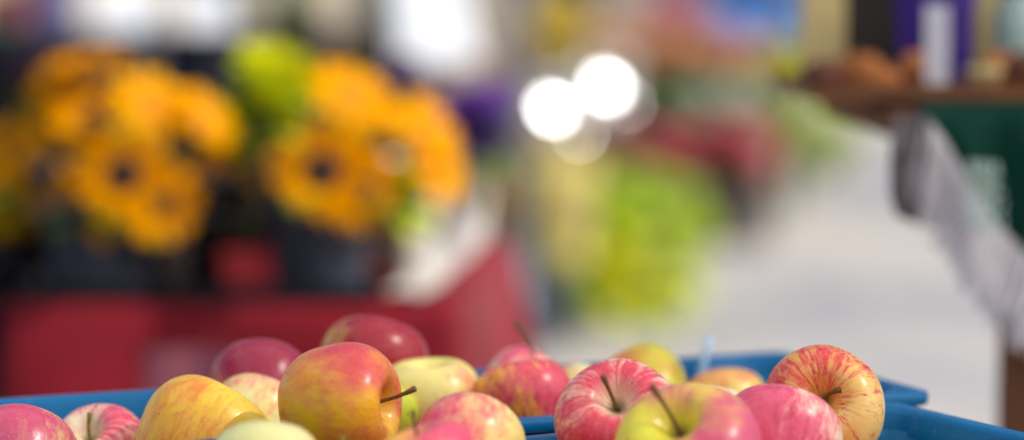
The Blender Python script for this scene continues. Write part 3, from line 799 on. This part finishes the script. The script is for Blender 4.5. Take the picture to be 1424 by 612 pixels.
for (px, py, Y, rx, rz, cl, lb) in (
    (960, 150, 14.3, 40, 34, [(190, 214, 190), (220, 230, 210), (150, 180, 140)], 'pale sage green flowers left on the far stand'),
    (1035, 150, 14.3, 40, 34, [(205, 220, 196), (226, 230, 216)], 'whitish green flowers right on the far stand'),
    (905, 135, 14.5, 28, 40, [(90, 120, 50), (120, 130, 50)], 'dark green foliage on the far stand right of the white bouquets'),
    (850, 70, 15.3, 44, 40, [(250, 200, 160), (250, 214, 190)], 'peach flowers on the far stand above the white bouquets'),
    (930, 75, 15.3, 44, 34, [(250, 184, 160), (248, 196, 140)], 'salmon orange flowers on the far stand left of the blue cover'),
    (1000, 80, 15.2, 44, 32, [(250, 190, 130), (250, 200, 170)], 'light orange flowers on the far stand under the blue cover'),
    (1060, 85, 15.2, 40, 32, [(250, 220, 150), (246, 200, 140)], 'yellow orange flowers at the aisle end of the far stand'),
    (782, 45, 14.6, 40, 56, [(255, 220, 30), (250, 224, 90)], 'clear yellow flowers on the far stand above the left white bouquet'),
    (718, 110, 14.6, 36, 46, [(240, 196, 180), (230, 200, 190)], 'dusty peach flowers on the far stand behind the parasol pole'),
    (938, 12, 15.7, 40, 22, [(214, 100, 170), (226, 140, 190)], 'magenta flowers at the top of the far stand')):
    bunch(px, py, Y, rx, rz, cl, lb, 30, .13, sh + .002, grp='flowers on the far stand', nleaf=6, transl=.65)
bunch(1100, 115, 13.5, 30, 62, [(220, 226, 20), (196, 210, 20)], 'yellow green bush at the aisle end of the far stall', 30, .10, .02, leaf=lime_leaf, cat='plant', name='leafy_plant')
bunch(1150, 195, 16.0, 44, 30, [(206, 220, 130), (216, 226, 170)], 'pale lime plant on the paving farther up the aisle', 30, .12, .02, leaf=lime_leaf, cat='plant', name='leafy_plant')

# wrapped bouquets with added foil discs that mirror the sun
foil = mat('sun_reflector_foil', rgb(236, 243, 255), 0.36, 0.01, 10, metal=1.0, bump=0)
white_p = (236, 234, 230)
def foil_bouquet(px, py, Y, w, h, label, facets):
    c = at(px, py, Y); r = size(w, Y); hh = size(h, Y)
    root = empty('wrapped_bouquet', (c.x, c.y, c.z - hh)); tag(root, label, 'bouquet', 'white bouquets in silver wrapping')
    b = MB(); b.lathe([(r * .25, 0), (r * .45, hh * .5), (r * .85, hh * 1.1), (r, hh * 1.5)], 18, wob=lambda a, z: .07 * math.sin(9 * a))
    b.build('wrapping', mat('white_bouquet_paper', rgb(238, 236, 232), 0.6, 0.04, 10, transl=0.3), root, smooth=False)
    # added reflector discs, all tilted to mirror the sun to the camera as glints
    view = (Vector((0, 0, CAM_H)) - c).normalized(); hv = (view + SUN).normalized()
    for (dx, dz, s) in facets:
        p = Vector((size(dx, Y), -r * 1.05, hh - size(dz, Y)))
        u = hv.cross(Vector((0, 0, 1))).normalized(); v = u.cross(hv)
        k = MB(); n = 20; vs = [p]
        for q in (.5, 1.0):
            for i in range(n):
                a = 2 * PI * i / n; rr_ = s * 1.12 * q * (1 + .06 * math.sin(5 * a) * q)
                vs.append(p + (u * math.cos(a) + v * math.sin(a)) * rr_ - hv * (.03 * s * q * q))
        fs = [(0, 1 + i, 1 + (i + 1) % n) for i in range(n)] + [(1 + i, 1 + n + i, 1 + n + (i + 1) % n, 1 + (i + 1) % n) for i in range(n)]
        k.add(vs, fs)
        k.build('sun_reflector', foil, root)
    r2 = random.Random(int(px)); bl = MB()
    for i in range(16):
        a = r2.uniform(0, 6.28); q = r * .8 * math.sqrt(r2.random()); h0 = Vector((q * math.cos(a), q * math.sin(a), hh * 1.55 + r2.uniform(0, .08)))
        for j in range(20):
            zz = 1 - 1.6 * (j + .5) / 20; an = j * 2.399; qq = math.sqrt(max(0, 1 - zz * zz)); d = Vector((qq * math.cos(an), qq * math.sin(an), zz))
            bl.petal(h0 + d * .008, d, Vector((.3, .2, 1)), .04, .026, .2, .2, .5)
    bl.build('blossoms', mat('petal_white', rgb(*white_p), 0.6, 0.08, 20, transl=.3, spec=.2), root)
    return root
foil_bouquet(842, 130, 10.8, 40, 44, 'white bouquet in silver wrapping with the brightest added sun reflector', [(0, -12, .036), (30, 12, .007)])
foil_bouquet(772, 160, 10.6, 40, 44, 'white bouquet in silver wrapping left of the brightest one', [(-4, -12, .031), (34, 24, .011)])
plank_table('bouquet_stand', 'low wooden stand under the two silver wrapped bouquets', at(735, 0, 10.7).x, at(880, 0, 10.7).x, 10.45, 11.0, at(800, 205, 10.7).z, wood)

# blue cover and far stall goods
bl = mat('blue_tarpaulin', rgb(70, 140, 225), 0.5, 0.2, 3, transl=.2)
p0, p1 = at(985, 45, 18), at(1118, 45, 18)
plank_table('stall_table', 'far stall table under the blue cover', p0.x + .02, p1.x - .02, 17.6, 18.3, p0.z + .24, wood)
draped_cloth('table_cover', p0.x, p1.x, 17.55, 18.35, p0.z + .25, .30, bl, 'bright blue cover over the far stall table')

# dark sheet added for the shaded depth behind the flower stall
dk = mat('shade_navy_canvas', rgb(26, 28, 40), 0.85, 0.25, 2, spec=.2)
b = MB(); x0, x1 = at(-120, 0, 6.6).x, at(545, 0, 6.6).x; n = 60; vs = []
for i in range(n + 1):
    x = x0 + (x1 - x0) * i / n; y = 6.6 + .03 * math.sin(x * 24) + .02 * math.sin(x * 11)
    vs += [(x, y, .05), (x, y + .01, .6), (x, y, 1.14)]
b.add(vs, [(i * 3 + j, i * 3 + 3 + j, i * 3 + 4 + j, i * 3 + 1 + j) for i in range(n) for j in range(2)])
root = empty('shade_screen', ((x0 + x1) / 2, 6.6, 0)); tag(root, 'dark navy screen added for the shade behind the sunflower stall', 'screen')
o = b.build('canvas', dk, root); o.location = -root.location
for x in (x0, (x0 + x1) / 2, x1):
    k = MB(); k.tube([(x - root.location.x, .06, 0), (x - root.location.x, .06, 1.2)], .016, 10); k.build('post', alu, root)

wht = mat('white_carton', rgb(206, 211, 220), 0.7, 0.04, 6)
def carton(px0, px1, py0, py1, Y, depth, m, label, name='carton', cat='carton', z0=None, grp=None):
    a = at(px0, py1, Y); c = at(px1, py0, Y)
    z0 = a.z if z0 is None else z0
    wd, hh = c.x - a.x, c.z - z0
    root = empty(name, ((a.x + c.x) / 2, Y, z0)); tag(root, label, cat, grp)
    b = MB(); b.box((0, 0, hh / 2), (wd, depth, hh)); bevel(b.build('body', m, root, smooth=False), .006)
    f = MB(); f.box((0, 0, hh + .004), (wd * 1.03, depth * 1.03, .02)); bevel(f.build('lid', m, root, smooth=False), .004)
    k = MB(); k.box((0, -depth / 2 - .004, hh * .6), (wd * .3, .006, .03)); k.build('grip', mat('carton_grip_grey', rgb(120, 120, 124), .8), root, smooth=False)  # plain grey grip bar on the front
    return root
Y = 7.4
tb = plank_table('goods_table', 'wooden table behind the navy screen carrying the white cartons', at(-30, 0, Y).x, at(720, 0, Y).x, 7.0, 7.9, at(0, 120, Y).z, wood)
zt = at(0, 120, Y).z
def board(px0, px1, ytop, ybot, Y, label):
    """white panel added and tilted to catch the sun"""
    a = at(px0, ybot, Y); c = at(px1, ytop, Y); wd, hh = c.x - a.x, c.z - a.z
    root = empty('sun_panel', ((a.x + c.x) / 2, Y, zt), R(14)); tag(root, label, 'board', 'white panels added on the goods table to catch the sun')
    z0 = a.z - zt
    m4 = Matrix.Translation((0, 0, z0)) @ Matrix.Rotation(R(-42), 4, 'X')  # tilt turns the added panel towards the sun
    b = MB(); b.box((0, 0, hh * .62), (wd, .008, hh * 1.24), m4); bevel(b.build('panel', wht, root, smooth=False), .002)
    for sx in (-1, 1):
        l = MB(); l.tube([(sx * wd * .4, hh * .75, 0), (sx * wd * .4, hh * .55, z0 + hh * .58)], .008, 8); l.build('leg', alu, root)
        l = MB(); l.tube([(sx * wd * .4, .012, 0), (sx * wd * .4, .012, z0 + .012)], .008, 8); l.build('leg', alu, root)
board(140, 232, -30, 76, Y - .15, 'big white panel added to catch the sun behind the tallest sunflower')
board(258, 326, -24, 62, Y - .05, 'smaller white panel added to catch the sun right of the big one')
board(562, 670, -50, 88, Y - .2, 'widest white panel added to catch the sun behind the dusky violet flowers')
carton(-20, 55, -10, 32, Y, .25, mat('red_box', rgb(150, 40, 60), .6), 'red box at the upper left frame corner', z0=at(0, 32, Y).z, name='storage_box', cat='box')
carton(-20, 42, 32, 118, Y, .25, mat('green_box', rgb(90, 130, 100), .6), 'muted green box under the red one at the left frame edge', z0=zt, name='storage_box', cat='box')
carton(58, 100, -10, 90, Y + .05, .25, mat('slate_blue_box', rgb(96, 108, 160), .6), 'upright slate blue box beside the red and green boxes', z0=zt, name='storage_box', cat='box')
bunch(48, 125, 5.9, 32, 34, [(120, 40, 60), (100, 40, 70)], 'maroon flowers at the left in front of the navy screen', 20, .07, .02)
bunch(410, 25, 7.0, 34, 50, [(150, 160, 120), (170, 176, 150)], 'pale grey green flowers above the lime button flowers', 20, .07, .4)
bunch(470, 80, 6.3, 40, 34, [(120, 104, 96), (140, 120, 120)], 'greyish brown dried flowers above the right sunflower bunch', 20, .07, .02)

# ------------------------------------------------------------------ right stall: raised stand with a fringed green cloth
dwood = mat('dark_brown_stand_wood', rgb(112, 66, 32), 0.6, 0.3, 6, bump=.3)
green = mat('dark_green_cloth', rgb(0, 50, 40), 0.85, 0.15, 40, spec=.15)
SY = 1.93
RZ = at(1300, 152, SY).z
SX0, SX1, SD = at(1243, 0, SY).x, .98, .46
root = empty('display_stand', ((SX0 + SX1) / 2, SY + SD / 2, 0)); tag(root, 'tall brown wooden stand under the fringed green cloth at the right frame edge', 'stand')
hx, hy = (SX1 - SX0) / 2, SD / 2
b = MB(); b.box((0, 0, RZ - .0125), (2 * hx, SD, .022)); bevel(b.build('top_board', dwood, root, smooth=False), .002)
lx0 = at(1442, 0, SY).x - (SX0 + SX1) / 2
for lx, ly in ((lx0, -hy + .03), (hx - .04, -hy + .03), (lx0 + .09, hy - .03), (hx - .04, hy - .03)):
    b = MB(); b.box((lx, ly, (RZ - .025) / 2), (.034, .034, RZ - .027)); bevel(b.build('leg', dwood, root, smooth=False), .003)
for ly in (-hy + .03, hy - .03):
    b = MB(); b.box(((lx0 + .09 + hx - .04) / 2, ly, .30), (hx - .13 - lx0 - .04, .02, .04)); b.build('stretcher', dwood, root, smooth=False)

# cloth: green field on top and down the front, a broad striped border runs down its slanting edge
t = NT('striped_grey_border'); o = t.node('ShaderNodeUVMap').outputs[0]
wv = t.node('ShaderNodeTexWave'); t.link(o, wv.inputs['Vector']); wv.inputs['Scale'].default_value = 18.0; wv.inputs['Distortion'].default_value = 1.0
wv.inputs['Detail'].default_value = 2; wv.inputs['Detail Scale'].default_value = 20
c = t.mix(t.smooth(wv.outputs['Fac'], .3, .7), rgb(164, 160, 170), rgb(248, 247, 252))
c = t.mix(t.math('MULTIPLY', t.smooth(t.noise(t.obj(), 60, 4), .45, .7), .4), c, rgb(150, 144, 150))
t.link(c, t.b.inputs['Base Color']); t.b.inputs['Roughness'].default_value = .9
tr = t.node('ShaderNodeBsdfTranslucent'); t.link(c, tr.inputs['Color']); mx = t.node('ShaderNodeMixShader'); mx.inputs[0].default_value = .35
t.link(t.b.outputs[0], mx.inputs[1]); t.link(tr.outputs[0], mx.inputs[2]); t.link(mx.outputs[0], t.out.inputs['Surface'])
border_m = t.m
root = empty('fringed_tablecloth', (SX0, SY, RZ)); tag(root, 'dark green tablecloth with a grey striped fringed border hanging slantwise from the right stand', 'tablecloth')
def pz(px, py): p = at(px, py, SY - .02); return Vector((p.x - SX0, p.z - RZ))
UP = [pz(1284, 158), pz(1312, 190), pz(1345, 250), pz(1385, 305), pz(1424, 348), pz(1500, 420), pz(1620, 500)]      # green / border seam
LO = [pz(1272, 222), pz(1294, 256), pz(1324, 312), pz(1360, 368), pz(1400, 418), pz(1478, 495), pz(1596, 578)]      # lower edge of the border
def along(P, u):
    q = u * (len(P) - 1); i = min(int(q), len(P) - 2); return P[i].lerp(P[i + 1], q - i)
def fold(x, z): return -.016 - .006 * math.sin(x * 62 + z * 20) - .004 * math.sin(x * 131)
b = MB(); n = 60; vs = []
for i in range(n + 1):
    p = along(UP, i / n)
    vs += [(p.x, SD - .02, .0035), (p.x, .05, .0035), (p.x, .0, .0030), (p.x, -.008, -.002)]
    for q in (.35, .7, 1.0):
        z = p.y * q; vs.append((p.x, fold(p.x, z) if q > .3 else -.01, min(z, -.004 * q)))
b.add(vs, [(i * 7 + j, (i + 1) * 7 + j, (i + 1) * 7 + j + 1, i * 7 + j + 1) for i in range(n) for j in range(6)])
b.build('green_field', green, root)
b = MB(); vs = []; uv = []; m = 6; n = 90; bot = []
for i in range(n + 1):
    a, c_ = along(UP, i / n), along(LO, i / n)
    for j in range(m + 1):
        p = a.lerp(c_, j / m); vs.append((p.x, fold(p.x, p.y) - .0025 * min(1, j), p.y)); uv.append((i / n * .60, j / m * .05))
    bot.append(Vector(vs[-1]))
b.add(vs, [(i * (m + 1) + j, (i + 1) * (m + 1) + j, (i + 1) * (m + 1) + j + 1, i * (m + 1) + j + 1) for i in range(n) for j in range(m)])
o = b.build('border', border_m, root)
ul = o.data.uv_layers.new(name='UVMap')
for lp in o.data.loops: ul.data[lp.index].uv = uv[lp.vertex_index]
fr = MB()
for i in range(n):
    for s in (0, .5):
        p = bot[i].lerp(bot[i + 1], s); L = .024 * rnd.uniform(.85, 1.15) * (.55 + .6 * abs(math.sin(i * .42)))
        d = Vector((-.25 + rnd.uniform(-.12, .12), rnd.uniform(-.1, .1), -1)) * L
        fr.tube([p, p + d * .5, p + d], .0011, 4, False)
fr.build('fringe', mat('fringe_thread', rgb(200, 196, 206), .9), root)
# the bunched corner at its left end
b = MB(); vs = []
K = [(1243, 160, 1290, 160), (1238, 190, 1292, 200), (1235, 230, 1285, 245), (1236, 270, 1280, 285), (1244, 300, 1276, 312)]
for r_, (xa, ya, xb, yb) in enumerate(K):
    for i in range(11):
        u = i / 10; p = pz(xa + (xb - xa) * u, ya + (yb - ya) * u)
        vs.append((p.x, -.024 - .007 * math.sin(u * 15) * (.4 + r_ * .25), p.y))
b.add(vs, [(r_ * 11 + i, r_ * 11 + i + 1, (r_ + 1) * 11 + i + 1, (r_ + 1) * 11 + i) for r_ in range(4) for i in range(10)])
b.build('corner_flap', mat('grey_cloth_corner', rgb(124, 116, 120), .9, .35, 60), root)
# pale loops printed on the green field
b = MB(); pr = random.Random(4)
for k in range(4):
    y0 = 232 + k * 24
    pts = []
    for i in range(26):
        u = i / 25; p = pz(1342 + 52 * u + 6 * math.sin(u * 25 + k), y0 + 9 * math.cos(u * 25 + k) + 6 * u)
        pts.append((p.x, fold(p.x, p.y) - .0035, p.y))
    b.tube(pts, .0011, 5)
b.build('pale_print', mat('pale_print_thread', rgb(190, 214, 208), .6), root)

# tray with buns, chalkboard, purple pouch, card
GY = 2.05; gz = RZ + .0125
tray = empty('wooden_tray', (0, 0, RZ + .004)); tag(tray, 'brown wooden tray of buns overhanging the left end of the stand', 'tray')
tx0, tx1 = at(1120, 0, GY).x, .90
ty0, ty1 = SY + .045, SY + .40
b = MB(); b.box(((tx0 + tx1) / 2, (ty0 + ty1) / 2, .004), (tx1 - tx0, ty1 - ty0, .008)); bevel(b.build('tray_floor', dwood, tray, smooth=False), .002)
for y in (ty0 + .004, ty1 - .004):
    b = MB(); b.box(((tx0 + tx1) / 2, y, .0115), (tx1 - tx0, .006, .006)); bevel(b.build('tray_edge', dwood, tray, smooth=False), .001)
beige = mat('pale_board_wood', rgb(206, 186, 128), .6, .15, 16)
chalk = mat('chalkboard_slate', rgb(40, 33, 32), .7, .2, 12)
BY = GY + .10
cx0 = at(1255, 0, BY).x
root = empty('chalkboard', (cx0, BY, gz)); tag(root, 'dark chalkboard in a broad pale wooden frame standing behind the buns', 'board')
x0, x1 = size(1115 - 1255, BY), size(1393 - 1255, BY); fw, fw2 = size(60, BY), size(38, BY); H = .20
b = MB(); b.box(((x0 + fw + x1 - fw2) / 2, .003, H / 2), (x1 - x0 - fw - fw2 + .004, .005, H - .01)); b.build('slate_panel', chalk, root, smooth=False)
for (cx, ww) in ((x0 + fw / 2, fw), (x1 - fw2 / 2, fw2)):
    b = MB(); b.box((cx, 0, H / 2), (ww, .016, H)); bevel(b.build('frame_post', beige, root, smooth=False), .002)
b = MB(); b.box(((x0 + x1) / 2, -.001, H + .0125), (x1 - x0, .018, .024)); bevel(b.build('frame_rail', beige, root, smooth=False), .002)
b = MB()
for k in range(3):
    b.tube([(x0 + fw + .012 + .005 * i, -.0005, .15 - .03 * k + .006 * math.sin(i * 2.1 + k)) for i in range(9)], .0013, 4)
b.build('chalk_mark', mat('faded_chalk', rgb(110, 84, 50), .9), root)
bread = mat('bun_crust', rgb(176, 104, 42), .6, .4, 40, bump=.4)
bread2 = mat('dark_bun_crust', rgb(96, 46, 26), .6, .35, 40, bump=.4)
def loaf(px, py, Y, L, W, H, rz, m, label):
    p = at(px, py, Y); b = MB(); n = 14; k = 14; vs = []
    for i in range(n + 1):
        u = i / n * 2 - 1; s = max(.08, (1 - abs(u) ** 2.6)) ** .5
        for j in range(k):
            a = 2 * PI * j / k; slash = 1 + .09 * math.sin(i * 1.9 + math.cos(a) * 1.2) * max(0, math.sin(a))
            zz = math.sin(a) * H * .5 * s * slash
            vs.append((u * L / 2, math.cos(a) * W / 2 * s, H * .42 + max(zz, -H * .42)))
    fs = [(i * k + j, (i + 1) * k + j, (i + 1) * k + (j + 1) % k, i * k + (j + 1) % k) for i in range(n) for j in range(k)]
    fs += [tuple(range(k)), tuple(n * k + j for j in range(k - 1, -1, -1))]
    b.add(vs, fs); o = b.build('bun', m, loc=(p.x, Y, gz + .0005)); o.rotation_euler = (0, 0, rz)
    tag(o, label, 'bun', 'buns in front of the chalkboard'); return o
loaf(1146, 118, GY - .01, .040, .030, .026, .3, bread2, 'dark brown bun at the left end of the wooden tray')
loaf(1192, 112, GY + .035, .052, .030, .032, -.5, bread, 'golden brown long bun leaning below the left frame post')
loaf(1222, 125, GY - .025, .040, .028, .020, -.6, bread, 'flat golden bun right of the long one on the tray')
loaf(1276, 115, GY - .01, .036, .032, .034, .9, bread, 'small golden round bun left of the white price card')
loaf(1248, 125, GY + .03, .034, .028, .017, .1, bread2, 'flat dark bun in the dip between the golden buns')
loaf(1393, 112, GY - .01, .040, .032, .034, .5, bread, 'orange brown bun right of the purple pouch')
loaf(1428, 118, GY - .02, .046, .036, .034, -.2, bread2, 'dark bun at the right frame edge above the green cloth')
pur = mat('purple_pouch_cloth', rgb(52, 14, 128), .6, .25, 30, transl=.2)
cx0 = at(1300, 0, GY + .03).x
root = empty('cloth_pouch', (cx0, GY + .03, gz)); tag(root, 'deep purple cloth pouch standing before the chalkboard', 'pouch')
b = MB(); r = size(58, GY); k_ = .30
b.lathe([(0, 0), (r * .72, 0), (r * .85, .012), (r * .9, .035), (r * .92, .06), (r * .98, .08), (r * .9, .10), (r * .55, .112), (r * .72, .124), (r * .85, .137), (0.001, .118)], 32, wob=lambda a, z: .06 * math.sin(7 * a + z * 40)); b.v = [(x, y * .55, z) for x, y, z in b.v]
b.build('body', pur, root)
b = MB(); b.tube([(-r * .57, 0, .112), (-r * .3, -r * .29, .1125), (0, -r * .335, .113), (r * .3, -r * .29, .1125), (r * .57, 0, .112)], .002, 8); b.build('drawstring', pur, root)
CY = GY - .045
root = empty('price_card', (at(1305, 0, CY).x, CY, gz)); tag(root, 'tall white price card standing in front of the purple pouch', 'card')
hh = size(112, CY)
b = MB(); b.box((0, 0, hh / 2 + .004), (size(33, CY), .001, hh), Matrix.Rotation(R(-5), 4, 'X')); b.build('sheet', mat('white_price_card', rgb(220, 220, 232), .6, .03, 8, transl=.35), root, smooth=False)
b = MB(); b.box((0, 0, .002), (.020, .014, .004)); b.build('foot', beige, root, smooth=False)
TY = GY - .05
root = empty('paper_tub', (at(1370, 0, TY).x, TY, gz)); tag(root, 'small cream paper tub at the front edge of the tray', 'tub')
b = MB(); b.lathe([(0, 0), (.011, 0), (.0135, .014), (.0145, .014), (.0145, .0165), (0, .0165)], 24); b.build('body', mat('cream_paper', rgb(226, 208, 150), .7, .1, 30), root)
b = MB(); b.lathe([(.0, .017), (.014, .017), (.015, .0185), (.014, .020), (0, .0205)], 24); b.build('lid', beige, root)
root = empty('storage_jar', (at(1414, 0, GY + .05).x, GY + .05, gz)); tag(root, 'grey green jar behind the buns at the right frame edge', 'jar')
b = MB(); b.lathe([(0, 0), (.018, 0), (.020, .005), (.020, .066), (.013, .076), (.013, .082), (0, .082)], 28); b.build('body', mat('grey_green_glaze', rgb(150, 176, 172), .25, .1, 30), root)
b = MB(); b.lathe([(0, .0825), (.0145, .0825), (.0145, .090), (0, .091)], 28); b.build('lid', mat('dark_jar_lid', rgb(50, 54, 58), .4), root)

# ------------------------------------------------------------------ buildings closing the square
def building(x0, x1, Y, depth, H, col, label, storeys=3):
    root = empty('town_building', ((x0 + x1) / 2, Y, 0)); tag(root, label, 'building')
    wdt = x1 - x0; wm = mat('plaster_%d_%d_%d' % col, rgb(*col), .85, .1, 1.2)
    b = MB(); b.box((0, depth / 2, H / 2), (wdt, depth, H)); b.build('wall', wm, root, smooth=False)
    rf = MB(); rf.add([(-wdt / 2 - .3, -.4, H), (wdt / 2 + .3, -.4, H), (wdt / 2 + .3, depth + .4, H), (-wdt / 2 - .3, depth + .4, H), (-wdt / 2 - .3, depth / 2, H + 3), (wdt / 2 + .3, depth / 2, H + 3)],
                     [(0, 1, 5, 4), (2, 3, 4, 5), (0, 4, 3), (1, 2, 5), (3, 2, 1, 0)])
    rf.build('roof', mat('roof_tile', rgb(120, 62, 46), .8, .2, 2), root, smooth=False)
    n = max(2, int(wdt / 2.6)); sh_ = H / storeys
    glass = mat('window_glass', rgb(50, 60, 70), .12, .1, 3); frm = mat('window_frame_paint', rgb(214, 210, 200), .5)
    for s in range(storeys):
        for i in range(n):
            x = -wdt / 2 + wdt * (i + .5) / n; z = s * sh_ + sh_ * .52
            if s == 0 and i == n // 2:
                d = MB(); d.box((x, -.03, 1.1), (1.1, .06, 2.2)); d.build('door', mat('door_paint', rgb(60, 74, 66), .5), root, smooth=False); continue
            f = MB()
            for (cx, cz, a, e) in ((-.55, 0, .1, 1.6), (.55, 0, .1, 1.6), (0, .75, 1.0, .1), (0, -.75, 1.0, .1), (0, 0, .06, 1.4)): f.box((x + cx, -.04, z + cz), (a, .08, e))
            fo = f.build('window', frm, root, smooth=False)
            g_ = MB(); g_.box((x, -.015, z), (1.0, .02, 1.4)); g_.build('pane', glass, fo, smooth=False)
building(-26, -9, 34, 9, 9, (205, 202, 200), 'grey plastered house far behind the left stalls')
building(-8.6, 5, 38, 9, 10, (232, 214, 186), 'sand coloured house closing the square behind the far flower stall')
building(5.4, 22, 36, 9, 9, (200, 208, 220), 'bluish grey house far behind the right stall')
